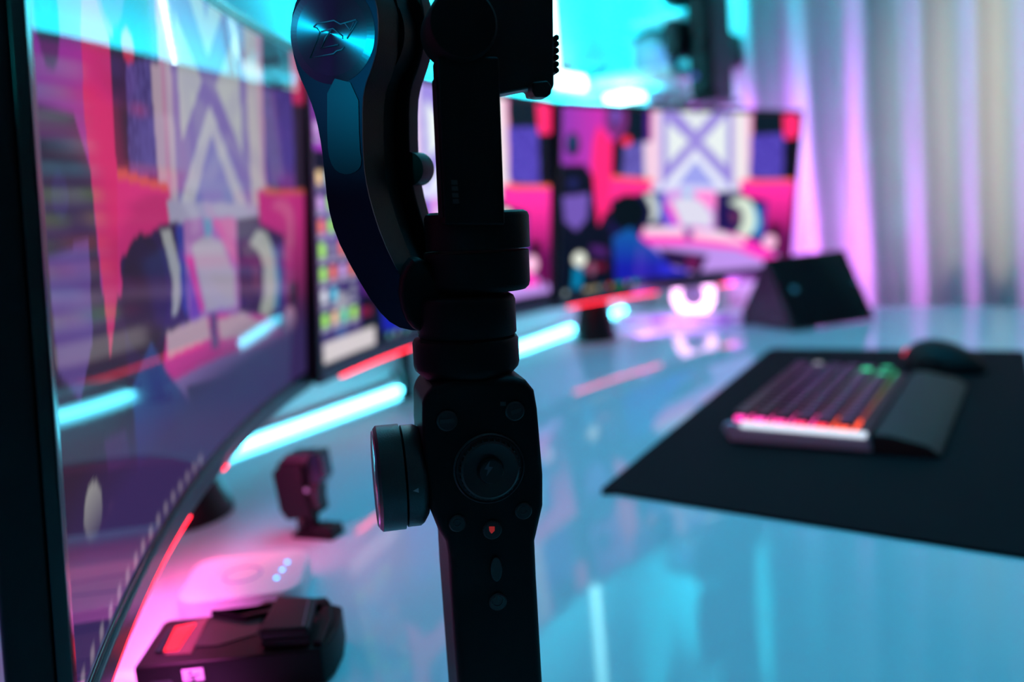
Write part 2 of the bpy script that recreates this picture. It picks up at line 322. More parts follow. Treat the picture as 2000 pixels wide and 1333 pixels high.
def monitor(Q, label, picture, strength, strips, loc):
    root = thing('curved_monitor', label, 'monitor', loc, 'curved monitors in a row along the desk')
    def SP(s, v_, c=0):
        P_, d2, u2, n2 = px_screen(Q, MH, MR, np.array([s]), np.array([v_])); a = s * Q[6] / MR
        nn = Vector(n2) * math.cos(a) - Vector(d2) * math.sin(a)
        return Vector(P_[0]) + nn * c
    def band(name, s0, s1, v0, v1, c0, c1, m, parent, n=28, **k):
        vs = []; fs = []
        for i in range(n + 1):
            s = s0 + (s1 - s0) * i / n
            vs += [SP(s, v0, c0), SP(s, v1, c0), SP(s, v1, c1), SP(s, v0, c1)]
        for i in range(n):
            for j in range(4): fs.append((i * 4 + j, i * 4 + (j + 1) % 4, i * 4 + 4 + (j + 1) % 4, i * 4 + 4 + j))
        fs += [(0, 1, 2, 3), (n * 4, n * 4 + 1, n * 4 + 2, n * 4 + 3)]
        return mesh(name, vs, fs, m, parent, bevel=k.get('bevel', .0008), segs=2)
    # picture panel
    Pg, *_ = px_screen(Q, MH, MR, sg, vg); off = root.location
    me = bpy.data.meshes.new('screen'); vs = (Pg.reshape(-1, 3) - np.array(off)); idx = np.arange(GH * GW).reshape(GH, GW)
    fs = np.stack([idx[:-1, :-1], idx[:-1, 1:], idx[1:, 1:], idx[1:, :-1]], -1).reshape(-1, 4)
    me.from_pydata(vs.tolist(), [], fs.tolist()); ca = me.color_attributes.new('picture', 'FLOAT_COLOR', 'POINT')
    ca.data.foreach_set('color', np.concatenate([picture.reshape(-1, 3), np.ones((GH * GW, 1))], 1).astype(np.float32).ravel())
    o = link_mesh('screen', me, screen_mat(strength), root, smooth=True)
    band('back_shell', -.5, .5, .0, 1.0, -.020, -.003, black_m, root, bevel=.003)
    fo = band('bezel', -.5, .5, .985, 1.0, -.003, .002, frame_m, root); band('bezel', -.5, -.487, .0, .985, -.003, .002, frame_m, root, n=2); band('bezel', .487, .5, .0, .985, -.003, .002, frame_m, root, n=2)
    band('border', -.487, .487, .975, .985, -.003, .0004, gloss_m, root); band('border', -.487, .487, .040, .052, -.003, .0012, gloss_m, root)
    band('chin', -.487, .487, .0, .040, -.003, .003, chin_m, root)
    for s0, s1 in strips: band('underglow_strip', s0, s1, -.0065, -.001, -.006, .0030, red_g, root, n=8)
    # housing bulge and stand behind
    c0 = SP(0, .5, -.02); d2 = (SP(.01, .5) - SP(-.01, .5)).normalized(); u2 = (SP(0, .6) - SP(0, .4)).normalized(); nn = d2.cross(u2).normalized()
    if nn.dot(SP(0, .5, .1) - SP(0, .5)) < 0: nn = -nn
    fb = Fr(c0, d2, u2, nn); box('rear_housing', fb, (-.11, .11), (-.08, .08), (-.022, .004), black_m, root, bevel=.01)
    return root, SP, fb
mr, SPR, fbR = monitor(QR, 'curved monitor at right beside the curtain, showing a bright lit room picture', imgR, 1.15, [(-.445, -.069), (.2, .26)], (.313, 1.56, 0))
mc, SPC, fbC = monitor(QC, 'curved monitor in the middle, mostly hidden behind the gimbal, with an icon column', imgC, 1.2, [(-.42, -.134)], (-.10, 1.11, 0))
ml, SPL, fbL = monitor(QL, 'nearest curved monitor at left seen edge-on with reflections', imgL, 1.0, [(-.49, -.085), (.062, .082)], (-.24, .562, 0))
# stands: a tapered rear column each, reaching the desk
def cone_stand(root, foot, fb, r0, r1, h):
    lathe('stand_foot', foot, Z, [(r0, .0), (r0, .006), (r0 * .93, .012), (r1, h), (r1 * .8, h + .004)], black_m, root, n=32)
    top = foot + Z * h; e = fb.p(0, -.02, -.022)
    tube('stand_post', [top - Z * .01, Vector((foot.x, foot.y, e.z - .02)), Vector((foot.x, foot.y, e.z))], .014, black_m, root, n=12)
    tube('stand_arm', [Vector((foot.x, foot.y, e.z)), e], .013, black_m, root, n=10)
cone_stand(mr, Vector((.1525, 1.492, 0)), fbR, .040, .024, .085)
cone_stand(ml, Vector((-.318, .735, 0)), fbL, .047, .012, .10)
fc = G(797, 778); pc = fbC.p(0, -.03, -.022)
tube('stand_leg', [fc + Z * .004, Vector((fc.x + .004, fc.y, .11))], .008, black_m, mc, n=10)
g2 = G(742, 712, .03); tube('stand_leg', [fc + Z * .006 - T * .0, g2 + Z * .03], .0035, black_m, mc, n=8)
tube('stand_post', [Vector((fc.x + .004, fc.y, .10)), Vector((fc.x + .004, fc.y, pc.z)), pc], .011, black_m, mc, n=10)
lathe('stand_base', fc, Z, [(.012, 0), (.012, .004), (.008, .008)], black_m, mc, n=24)

# ------------------------------------------------------------------ wall lights
for lab, a, b in (('long cyan light bar lying on the desk behind the gimbal wheel, left of it', -.845, -.50), ('cyan light bar lying on the desk just right of the gimbal collars', -.21, .03), ('tiny far cyan light bar on the desk in the room corner', .20, .27)):
    ls = thing('light_strip', lab, 'light strip', TN((a + b) / 2, -.018, 0), 'cyan light bars along the back edge of the desk')
    box('diffuser', RM, (a, b), (-.020, -.014), (.002, .0070), cyan_s, ls); box('channel', RM, (a, b), (-.026, -.0205), (.0, .012), white_m, ls)
ls = thing('light_strip', 'vertical cyan-white light strip on the wall above middle monitor', 'light strip', TN(.04, -.018, .48))
box('diffuser', RM, (.026, .054), (-.020, -.016), (.475, 1.5), glow('hot_cyan_strip', (.35, .95, 1), 9), ls); box('channel', RM, (.022, .058), (-.027, -.0205), (.47, 1.52), white_m, ls)
ls = thing('light_strip', 'short cyan-white light bar lying just above right monitor', 'light strip', TN(.2, .0, .455))
box('diffuser', RM, (.03, .14), (-.012, -.004), (.468, .492), glow('hot_cyan_bar', (.55, 1, 1), 7), ls); box('diffuser', RM, (.15, .22), (.03, .085), (.440, .452), glow('hot_cyan_bar', (.55, 1, 1), 7), ls); box('channel', RM, (.02, .15), (-.027, -.0125), (.462, .498), white_m, ls)
ls = thing('light_strip', 'dotted light strip on the wall, mirrored in the left monitor glass', 'light strip', TN(-.2, -.02, .45))
rib = box('backing_tape', RM, (-.232, -.224), (-.0285, -.0255), (.42, 1.2), white_m, ls)
first = box('diode', RM, (-.2300, -.2260), (-.025, -.022), (.43, .4345), glow('diode_glow', (.75, 1, 1), 70), ls)
for i in range(1, 60):
    o = first.copy(); o.location = first.location + Z * .0125 * i; C.objects.link(o)

# ------------------------------------------------------------------ shelf corner
sh = thing('wall_shelf', 'lower white shelf board on the wall above right monitor', 'shelf', TN(.3, .07, .47))
box('board', RM, (.165, .484), (.0, .165), (.474, .490), white_m, sh, bevel=.001)
for n_ in (.02, .14): box('bracket', RM, (.36, .484), (n_, n_ + .008), (.43, .473), white_m, sh)
s2 = thing('wall_shelf', 'upper white shelf board on the wall, cut by the picture top', 'shelf', TN(.38, .07, .59))
box('board', RM, (.26, .484), (.045, .155), (.590, .600), white_m, s2, bevel=.001); box('bracket', RM, (.4, .484), (.09, .098), (.56, .589), white_m, s2)
lam_m = mat('grey_card', (.35, .4, .45), .5); lil_m = mat('lilac_plastic', (.5, .4, .7), .4)
b1 = thing('storage_box', 'grey-teal box standing in the middle of the lower wall shelf', 'box', TN(.3, .07, .49)); box('body', RM, (.24, .30), (.055, .115), (.4905, .555), lam_m, b1, bevel=.002); box('lid', RM, (.237, .303), (.045, .12), (.5555, .567), lam_m, b1, bevel=.001)
b2 = thing('storage_box', 'small lilac cube at right end of the lower wall shelf', 'box', TN(.2, .13, .49)); box('body', RM, (.175, .225), (.112, .16), (.4905, .520), lil_m, b2, bevel=.002); box('lid', RM, (.173, .227), (.110, .162), (.5205, .527), lil_m, b2, bevel=.001)
b3 = thing('picture_frame', 'small grey frame hanging above upper wall shelf, cut by picture top', 'frame', TN(.43, .1, .61)); box('frame', RM, (.44, .484), (.085, .155), (.6005, .70), lam_m, b3, bevel=.001); box('print', RM, (.416, .419), (.100, .150), (.615, .69), mat('teal_print', (.1, .5, .5), .5), b3)
rm_ = thing('remote_control', 'small black remote lying tilted on the left end of shelf', 'remote', TN(.14, .02, .49)); fr = Fr(TN(.172, .006, .4995), T * .75 + N * .55 + Z * .18, Z, N); box('body', fr, (-.035, .022), (-.007, .007), (-.008, .008), black_m, rm_, bevel=.003); box('button', fr, (-.02, .0), (.0072, .009), (-.004, .004), grey_m, rm_)
# black wall speaker with arm
sp = thing('wall_speaker', 'tall black speaker with a bracket arm hanging beside the curtain', 'speaker', TN(.3, .2, .45))
box('cabinet', RM, (.20, .33), (.185, .235), (.425, .95), black_m, sp, bevel=.012); box('side_pod', RM, (.17, .24), (.150, .184), (.505, .575), black_m, sp, bevel=.008); box('side_pod', RM, (.17, .24), (.150, .184), (.60, .76), black_m, sp, bevel=.008)
tube('bracket_arm', [TN(.19, .15, .555), TN(.19, .11, .560), TN(.19, .085, .552)], .007, black_m, sp, n=8); box('foot_plate', RM, (.19, .34), (.165, .245), (.415, .4245), black_m, sp, bevel=.003); box('wall_mount', RM, (.331, .484), (.195, .225), (.5, .56), black_m, sp)
lathe('driver', TN(.2, .21, .53), -T, [(.02, 0), (.02, .002), (.015, .004), (.008, .001), (.001, .003)], gloss_m, sp, n=24); lathe('knob', TN(.2, .2, .466), -T, [(.006, 0), (.006, .004), (.004, .006)], mat('violet_knob', (.5, .1, .6), .3), sp, n=16)
cablew = tag(tube('cable', [TN(.47, .17, .62), TN(.46, .16, .45), TN(.47, .15, .30), TN(.47, .15, .1), TN(.45, .15, -.2)], .003, black_m), 'thin black cable dropping down the wall from the speaker', 'cable')

# ------------------------------------------------------------------ low white box under right monitor, ring lamp
wb = thing('power_box', 'low white glossy box on desk behind right monitor stand', 'box', TN(.12, .18, 0))
box('body', RM, (.092, .112), (.050, .304), (.0, .020), mat('glossy_white_plastic', (.75, .75, .8), .12), wb, bevel=.002); box('front_groove', RM, (.0905, .0925), (.055, .30), (.0172, .0185), grey_m, wb); box('socket', RM, (.0895, .0915), (.255, .285), (.004, .017), mat('violet_socket', (.45, .25, .6), .4), wb, bevel=.002); box('socket', RM, (.0895, .0915), (.125, .150), (.004, .017), mat('violet_socket', (.45, .25, .6), .4), wb, bevel=.002)
rl = thing('ring_lamp', 'round glowing pink-white ring lamp standing under right monitor', 'lamp', TN(.19, .22, 0))
cg = G(1356, 619); cc = cg + Z * .0455
tor = [cc + (N * math.cos(a) + Z * math.sin(a)) * .035 for a in [2 * math.pi * i / 40 for i in range(40)]]
tube('ring', tor, .0102, pink_g, rl, n=12, closed=True); lathe('disc', cc, -T, [(.024, -.004), (.024, .002), (.020, .004), (.001, .004)], mat('lilac_grey_disc', (.3, .25, .35), .4), rl, n=32); gt, gn = (cg - O).dot(T), (cg - O).dot(N); box('foot', RM, (gt - .014, gt + .014), (gn - .018, gn + .018), (0, .003), white_m, rl)

# ------------------------------------------------------------------ tablet in folding case
B1 = G(1550, 650); B2 = G(1710, 628); dr = (B2 - B1).normalized(); nh = Vector((-dr.y, dr.x, 0)); tup = (Z * math.cos(math.radians(35)) + nh * math.sin(math.radians(35))).normalized(); fn = dr.cross(tup).normalized()
if fn.y > 0: fn = -fn
ft = Fr(B1 + Z * .0075, dr, tup, fn)
tb = thing('tablet', 'black tablet propped up in a folding case, right of the monitors', 'tablet', (B1 + B2) / 2)
box('case', ft, (0, .160), (0, .142), (-.011, -.002), black_m, tb, bevel=.003); box('bezel', ft, (.002, .158), (.002, .140), (-.0019, .0), gloss_m, tb, bevel=.0008)
box('display', ft, (.014, .146), (.012, .130), (.0001, .0006), mat('dark_display', (.004, .006, .008), .06), tb)
lathe('button', ft.p(.030, .072, .0007), fn, [(.006, 0), (.006, .0008), (.004, .0012)], mat('teal_button', (.1, .3, .35), .35), tb, n=20)
lathe('lens', ft.p(.151, .072, .0007), fn, [(.0035, 0), (.003, .0008)], mat('teal_button', (.1, .3, .35), .35), tb, n=16)
top = ft.p(.004, .138, -.012); top2 = ft.p(.156, .138, -.012); fl = G(1440, 634); fl2 = fl + dr * .15
mesh('case_flap', [top, top2, fl2, fl, top + nh * .004, top2 + nh * .004, fl2 + nh * .004, fl + nh * .004], BOXF, black_m, tb, bevel=.0008)
fp = [ft.p(0.002, .006, -.012), top - Z * .004, fl + Z * .0005 + dr * .002]; fp2 = [p + dr * .003 for p in fp]
mesh('case_side', fp + fp2, [(0, 1, 2), (3, 5, 4), (0, 1, 4, 3), (1, 2, 5, 4), (2, 0, 3, 5)], black_m, tb)
mesh('case_floor', boxv(Vector((fl.x, fl.y, 0)), dr, nh, Z, (-.002, .15), (-.03, .004), (0, .002)), BOXF, black_m, tb)

# ------------------------------------------------------------------ keyboard
kb = thing('keyboard', 'black backlit keyboard with silver end lying on the desk mat', 'keyboard', TN(-.5, .6, .003))
K0, K1 = -.618, -.355
def wedge(name, t0, t1, prof, m, **k):
    n = len(prof); vs = [TN(t0, a, b) for a, b in prof] + [TN(t1, a, b) for a, b in prof]
    return mesh(name, vs, [tuple(range(n)), tuple(range(n, 2 * n))] + [(i, (i + 1) % n, n + (i + 1) % n, n + i) for i in range(n)], m, kb, **k)
wedge('base', K0, K1, [(.512, .005), (.507, .018), (.512, .023), (.640, .018), (.642, .005)], black_m, bevel=.001)
wedge('end_cap', K0 - .006, K0 - .0002, [(.515, .005), (.507, .018), (.510, .0235), (.642, .020), (.645, .005)], mat('silver_painted', (.55, .55, .66), .4), bevel=.0015)
wedge('end_light', K0 - .0075, K0 + .001, [(.526, .0205), (.526, .0245), (.640, .0215), (.640, .0180)], glow('white_edge_light', (.75, .85, 1), 1.2))
wedge('wrist_rest', K0 - .004, K1 + .004, [(.6455, .004), (.6455, .021), (.660, .021), (.690, .014), (.701, .006), (.700, .004)], mat('wrist_rest_rubber', (.02, .022, .018), .65, grain=.8, gscale=900), bevel=.0015)
me0 = None
cols = 16; rows = 6; P_ = (K1 - K0 - .012) / cols
def kcol(t, r):
    x = (t - K0) / (K1 - K0)
    if x < .10: return (1, .05, .35) if r < 4 else (1, .08, .03)
    if x > .8: return (.0, .9, .3) if r > 2 else (.1, .3, .5)
    a = (.7, .03, .45) if r < 2 else (.75, .02, .12); b = (.08, .12, .7) if r < 2 else (.12, .35, .1)
    k = min(1, x * 1.3); return tuple(a[i] * (1 - k) + b[i] * k for i in range(3))
GM = {}
for r in range(rows):
    n_ = .522 + r * .0193; zt = .0245 - r * .0008
    for c in range(cols):
        t_ = K0 + .008 + (c + .5) * P_
        if me0 is None:
            h = P_ * .43; tp = P_ * .34
            key = mesh('keycap', [Vector((x * h, y * .0086, 0)) for x, y in ((-1, -1), (1, -1), (1, 1), (-1, 1))] + [Vector((x * tp, y * .0066, .0065)) for x, y in ((-1, -1), (1, -1), (1, 1), (-1, 1))], BOXF, gloss_m if False else mat('keycap_black', (.012, .012, .014), .35), kb)
            me0 = key.data
            for vtx in me0.vertices: vtx.co = vtx.co + kb.location
            sh_ = kb.location
            me0.update(); C.objects.unlink(key); bpy.data.objects.remove(key)
        o = bpy.data.objects.new('keycap', me0); C.objects.link(o); o.parent = kb; o.location = TN(t_, n_, zt) - kb.location; o.rotation_euler = (0, 0, math.atan2(T.y, T.x))
    for c in range(0, cols, 2):
        t_ = K0 + .010 + c * P_; col = kcol(t_, r); kk = (c, r)
        st = 2.2 if c == 0 else .5
        gm = glow('key_glow_%d_%d' % kk, col, st)
        wedge('backlight', t_ - (.008 if c == 0 else 0), t_ + P_ * 1.9, [(n_ + .0086, zt - .0008), (n_ + .0086, zt + .0016), (n_ + .0104, zt + .0012), (n_ + .0104, zt - .0008)], gm)
    st = box('switch_light', RM, (K0 + .002, K0 + .0085), (n_ - .0048, n_ + .0048), (zt - .0005, zt + .003), glow('near_key_glow_%d' % r, [(1, .04, .4), (1, .04, .4), (1, .03, .3), (1, .02, .15), (1, .02, .05), (1, .06, .0)][r], 2.5), kb, bevel=.0008)
for c, r, col in ((15, 1, (.7, .75, .8)), (14, 4, (0, 1, .35)), (15, 5, (.0, .5, .2)), (13, 5, (0, .5, .2))):
    lathe('indicator', TN(K0 + .008 + (c + .5) * P_, .522 + r * .0193, .0245 - r * .0008 + .0066), Z, [(.0055, 0), (.005, .001)], glow('ind_%d_%d' % (c, r), col, 1.3 if r != 1 else .5), kb, n=14)

# ------------------------------------------------------------------ mouse
mo = thing('mouse', 'black computer mouse with a red light on the desk mat', 'mouse', TN(-.25, .665, .003))
vs = []; fs = []; nu, nv = 24, 12; mc0 = (G(1765, 718) + G(1925, 735)) / 2; ma = (G(1925, 735) - G(1765, 718)); ml_ = ma.length / 2; ma.normalize(); mb = Vector((-ma.y, ma.x, 0))
for j in range(nv + 1):
    ph = math.pi / 2 * j / nv
    for i in range(nu):
        a = 2 * math.pi * i / nu; x = math.cos(a) * math.cos(ph); y = math.sin(a) * math.cos(ph); z = math.sin(ph) ** .9
        vs.append(mc0 + ma * (x * ml_ * (1.0)) + mb * (y * .032 * (1 - .12 * math.cos(2 * a))) + Z * (.003 + z * .036 * (1 - .25 * x)))
for j in range(nv):
    for i in range(nu): fs.append((j * nu + i, j * nu + (i + 1) % nu, (j + 1) * nu + (i + 1) % nu, (j + 1) * nu + i))
fs.append(tuple(range(nu)))
mesh('shell', vs, fs, mat('mouse_black', (.003, .003, .004), .6, spec=.25), mo, smooth=True)
lathe('scroll_wheel', mc0 - ma * (ml_ * .80) + Z * .018 - mb * .004, mb, [(.008, 0), (.010, .002), (.010, .006), (.008, .008)], glow('red_mouse_light', (1, .02, .08), 1.6), mo, n=20)
box('side_button', Fr(mc0 - mb * .0325 + Z * .018, ma, Z, -mb), (-.012, .012), (-.003, .003), (-.002, .001), gloss_m, mo, bevel=.001)

# ------------------------------------------------------------------ white router
ro = thing('wireless_router', 'white rounded-square router with three blue lights on desk left', 'router', Vector((-.2, .545, 0)))
rc = Vector((-.198, .546, 0)); RX = (Vector((-.160, .516, 0)) - Vector((-.229, .512, 0))).normalized(); RY = Vector((-RX.y, RX.x, 0)); RY = (RY * .96 + RX * -.05).normalized()
def rsq(h, r, n=8):
    out = []
    for q4, (sx, sy) in enumerate(((1, 1), (-1, 1), (-1, -1), (1, -1))):
        for i in range(n + 1):
            a = math.pi / 2 * (q4 + i / n); out.append((sx * (h[0] - r) + r * math.cos(a), sy * (h[1] - r) + r * math.sin(a)))
    return out
fr = Fr(rc, RX, RY, Z); prism('body', fr, rsq((.041, .036), .016), .001, .020, white_m, ro, bevel=.0018); prism('rubber_foot', fr, rsq((.034, .029), .012), .0, .001, grey_m, ro)
tube('logo_ring', [fr.p(-.002 + .0125 * math.cos(a), -.001 + .0125 * math.sin(a), .0201) for a in [2 * math.pi * i / 36 for i in range(36)]], .0005, mat('violet_ring', (.3, .3, .6), .4), ro, n=6, closed=True)
for x, y in ((540, 1129), (551, 1113), (561, 1098)):
    p = G(x, y, .0205); lathe('status_light', p, Z, [(.0013, -.0005), (.0012, .0004), (.0005, .0007)], glow('blue_status', (.02, .45, 1), 5), ro, n=12)

# ------------------------------------------------------------------ battery charger
ch = thing('battery_charger', 'black battery charger with red window at bottom left', 'charger', Vector((-.17, .45, 0)))
hz = .0225
A_ = G(260, 1306, hz); B_ = G(626, 1268, hz); CX = (B_ - A_).normalized(); CY = Vector((-CX.y, CX.x, 0)); CL = (B_ - A_).length; D_ = G(322, 1212, hz); CW = (D_ - A_).dot(CY)
fr = Fr(Vector((A_.x, A_.y, 0)), CX, CY, Z)
def cp(x, y, z=hz): a = fr.px(x, y, z); return a
sk = (D_ - A_).dot(CX)
prism('base', fr, [(0, 0), (CL, 0), (CL + .004, .01), (CL + .006, CW * .5), (CL + .004, CW * .9), (CL - .004, CW), (sk + .003, CW), (sk, CW - .003)], .001, hz, mat('charger_black', (.003, .0028, .003), .5, spec=.15), ch, bevel=.0015)
prismpx('display_surround', fr, [(322, 1282), (362, 1222), (408, 1206), (374, 1278)], hz, hz + .0006, mat('charger_trim', (.05, .02, .02), .3), ch)
prismpx('display_window', fr, [(320, 1274), (343, 1226), (383, 1219), (348, 1271)], hz + .0008, hz + .0012, mat('charger_red_window', (.35, .012, .012), .18, emit=(1, .02, .01), es=.9), ch)
prismpx('display_dark_strip', fr, [(302, 1276), (330, 1230), (340, 1227), (316, 1275)], hz + .0008, hz + .0013, gloss_m, ch)
prismpx('slot', fr, [(378, 1264), (412, 1207), (498, 1196), (520, 1190), (500, 1240), (425, 1262)], hz + .0003, hz + .0007, mat('slot_black', (.003, .003, .003), .5), ch)
prismpx('rear_ridge', fr, [(412, 1206), (420, 1202), (470, 1212), (520, 1186), (640, 1178), (646, 1190), (560, 1200), (480, 1216)], hz, hz + .004, mat('charger_black', ()), ch, bevel=.0008)
prismpx('side_ridge', fr, [(612, 1262), (632, 1185), (646, 1180), (650, 1215), (630, 1264)], hz, hz + .003, mat('charger_black', ()), ch, bevel=.001)
ff = Fr(fr.p(0, 0, 0), CX, Z, -CY)
box('usb_label', ff, (.026, .0375), (.0115, .0185), (.0001, .0004), mat('label_white', (.6, .55, .7), .5), ch)
box('usb_port', ff, (.008, .020), (.010, .0135), (.0001, .0004), gloss_m, ch)
for a, b in ((.0305, .0165), (.0318, .0125)): lathe('usb_mark', ff.p(a, b, .0004), ff.f, [(.0011, 0), (.0009, .0003)], gloss_m, ch, n=10)
tube('usb_mark', [ff.p(.0288, .0135, .0006), ff.p(.032, .0145, .0006), ff.p(.0352, .0155, .0006)], .0003, gloss_m, ch, n=6)
bt = thing('camera_battery', 'black camera battery seated on right end of the charger', 'battery', fr.p(CL - .02, .03, hz))
bp = [fr.px(x, y, .034) for x, y in ((503, 1232), (603, 1226), (617, 1166), (541, 1162))]
prism('cell', fr, bp, hz + .0045, .034, mat('battery_black', (.005, .006, .007), .45, spec=.2), bt, bevel=.0022); prism('contact_end', fr, [(bp[0][0] + .001, bp[0][1] + .0005), (bp[1][0] - .001, bp[1][1] + .0005), (bp[1][0] - .001, bp[1][1] + .006), (bp[0][0] + .001, bp[0][1] + .006)], hz + .0008, hz + .0045, black_m, bt)
prism('label_edge', fr, [(bp[1][0] - .004, bp[1][1] + .002), (bp[1][0] - .0034, bp[1][1] + .002), (bp[2][0] - .0034, bp[2][1] - .002), (bp[2][0] - .004, bp[2][1] - .002)], .0341, .0343, grey_m, bt)

# ------------------------------------------------------------------ action camera
fg = G(612, 1048); ac = thing('action_camera', 'small black action camera on a clip mount standing on desk', 'camera', fg)
yaw = math.radians(-22); ar = Vector((math.cos(yaw), math.sin(yaw), 0)); af = Vector((math.sin(yaw), -math.cos(yaw), 0))
au = (Z - ar * .10).normalized(); ar2 = (ar + Z * .10).normalized(); fa = Fr(fg + af * .004, ar2, au, af)
prismpx('housing', fa, [(530, 925), (548, 905), (588, 905), (594, 960), (612, 1012), (560, 1018), (546, 1000)], 0, -.024, black_m, ac, bevel=.0015)
prismpx('top_door', fa, [(536, 912), (556, 890), (606, 888), (594, 912)], -.002, -.022, mat('camera_grey', (.03, .03, .035), .35), ac, bevel=.001)
prismpx('lens_block', fa, [(596, 890), (620, 884), (628, 938), (622, 950), (598, 948)], -.004, -.020, gloss_m, ac, bevel=.001)
prismpx('lens_cover', fa, [(621, 890), (628, 893), (635, 932), (628, 940)], -.006, -.018, mat('lens_glass', (.1, .1, .14), .1), ac, bevel=.0008)
prismpx('side_latch', fa, [(598, 950), (620, 952), (620, 980), (624, 994), (606, 1000)], -.004, -.018, mat('camera_grey', ()), ac, bevel=.001)
lathe('latch_pin', fa.p(*fa.px(599, 958, .0005), .0005), af, [(.0022, 0), (.0018, .001)], silver_m, ac, n=14)
prismpx('hinge', fa, [(582, 1010), (610, 1008), (612, 1040), (580, 1042)], -.004, -.014, black_m, ac, bevel=.0008)
lathe('hinge_screw', fa.p(*fa.px(588, 1022, -.002), -.0038), af, [(.004, 0), (.004, .003), (.003, .004)], mat('camera_grey', ()), ac, n=16)
fbp = Fr(Vector((fg.x, fg.y, 0)), ar, Vector((-ar.y, ar.x, 0)), Z)
box('clip_base', fbp, (-.016, .023), (-.007, .013), (0, .0035), black_m, ac, bevel=.001); box('clip_block', fbp, (.002, .023), (-.005, .011), (.0036, .010), black_m, ac, bevel=.0015); box('clip_tongue', fbp, (-.010, .0019), (-.004, .010), (.0036, .007), black_m, ac, bevel=.001)

# ------------------------------------------------------------------ black speaker behind the left monitor
bs = thing('desk_speaker', 'black rounded speaker standing behind left monitor at picture edge', 'speaker', Vector((-.40, .60, 0)))
lathe('body', Vector((-.405, .60, 0)), Z, [(.045, 0), (.052, .006), (.052, .120), (.046, .134), (.030, .140), (.001, .141)], gloss_m, bs, n=40)
lathe('rim_glow', Vector((-.405, .60, .0)), Z, [(.0523, .104), (.0526, .107), (.0523, .110)], glow('violet_rim_glow', (.4, .05, .9), .7), bs, n=40)  # glowing band stands in for violet rim light on the black body

# ------------------------------------------------------------------ chair added out of view; its back is shaped to shade the curtain foot
oc = thing('shadow_chair', 'dark unseen chair added right of the desk to shade the curtain', 'chair', TN(-.19, 1.25, -.75))
cb = mat('chair_fabric', (.05, .03, .08), .8, grain=.5, gscale=600)
prism('backrest', Fr(TN(-.19, 0, 0), N, Z, -T), [(.875, -.10), (.872, .38), (.885, .405), (.905, .395), (.926, .365), (.945, .375), (.965, .415), (1.0, .43), (1.15, .44), (1.32, .42), (1.36, .38), (1.36, -.10), (1.25, -.2), (.98, -.2)], -.03, .04, cb, oc, bevel=.01)
box('seat', RM, (-.66, -.16), (.90, 1.36), (-.33, -.25), cb, oc, bevel=.03)
lathe('column', TN(-.42, 1.13, -.66), Z, [(.03, 0), (.03, .33)], black_m, oc, n=20)
for i in range(5):
    a = 2 * math.pi * i / 5; e_ = TN(-.42 + .27 * math.cos(a), 1.13 + .27 * math.sin(a), -.70)
    tube('leg', [TN(-.42, 1.13, -.64), e_ + Z * .01], .016, black_m, oc, n=8); lathe('caster', e_ - Z * .025 - T * .015, T, [(.025, 0), (.025, .03)], black_m, oc, n=16)

# ------------------------------------------------------------------ the gimbal
gd = .33; hx, hy = 957, 1045
ray0 = FW + RT * ((hx - 1000) / FPX) - UP * ((hy - 666.5) / FPX); H0 = CAM + ray0 * gd
th = math.radians(12); er = Vector((math.cos(th), math.sin(th), 0)); ef = Vector((math.sin(th), -math.cos(th), 0))
hu = (Z + er * .050).normalized(); er = (er - hu * er.dot(hu)).normalized(); ef = er.cross(hu).normalized()
if ef.y > 0: ef = -ef
HF = Fr(H0, er, hu, ef)
gb = thing('phone_gimbal', 'black motorised phone gimbal standing upright in the foreground', 'gimbal', Vector((H0.x, H0.y, 0)))
D = .036
bottom = -(H0.z) / hu.z + .004
out_l = [(846, 757), (832, 766), (826, 790), (826, 850), (832, 940), (842, 1000), (858, 1040), (872, 1062), (877, 1090), (880, 1150), (894, 1340)]
out_r = [(1062, 1340), (1050, 1130), (1047, 1060), (1055, 1025), (1063, 990), (1063, 930), (1052, 800), (1046, 765), (1030, 745), (1005, 737), (900, 741)]
ab = [HF.px(x, y, 0) for x, y in out_l]; al = ab[-1]; abr = [HF.px(x, y, 0) for x, y in out_r]; ar_ = abr[0]
poly = ab + [(al[0] + .001, bottom), (ar_[0] + .001, bottom)] + abr
prism('handle', HF, poly, 0, -D, body_m, gb, bevel=.0042, segs=4)
lathe('base_ring', HF.p((al[0] + ar_[0]) / 2 + .001, bottom, -D / 2), -hu, [(.019, 0), (.021, .001), (.021, .0035), (.019, .004)], black_m, gb, n=40)
# lower neck, rotating collars (pan motor)
def yb(y, x=912, c=-.018): return HF.px(x, y, c)[1]
cx = HF.px(912, 700, -.018)[0]; q = lambda r: r / (FPX / (gd + .018)) 
def collar(name, cxp, c, prof, m, n=64):
    a0 = HF.px(cxp, (prof[0][1] + prof[-1][1]) / 2, c)[0]; sc_ = (HF.p(a0, 0, c) - CAM).dot(FW) / FPX
    return lathe(name, HF.p(a0, 0, c), hu, [(r * sc_, HF.px(cxp, y, c)[1]) for r, y in prof], m, gb, n=n)
collar('neck', 915, -.020, [(66, 770), (66, 742), (78, 733)], black_m)
collar('pan_motor_ring', 911, -.020, [(74, 742), (98, 716), (100, 708), (100, 664), (97, 658), (90, 656)], body_m)
collar('pan_motor', 911, -.020, [(90, 654), (93, 650), (93, 588), (90, 580), (82, 575)], body_m)
collar('roll_motor_base', 932, -.024, [(90, 566), (96, 560), (98, 552), (98, 492), (96, 490)], body_m)
collar('roll_motor_cap', 932, -.024, [(95, 486), (97, 484), (97, 424), (94, 417), (86, 413)], body_m)
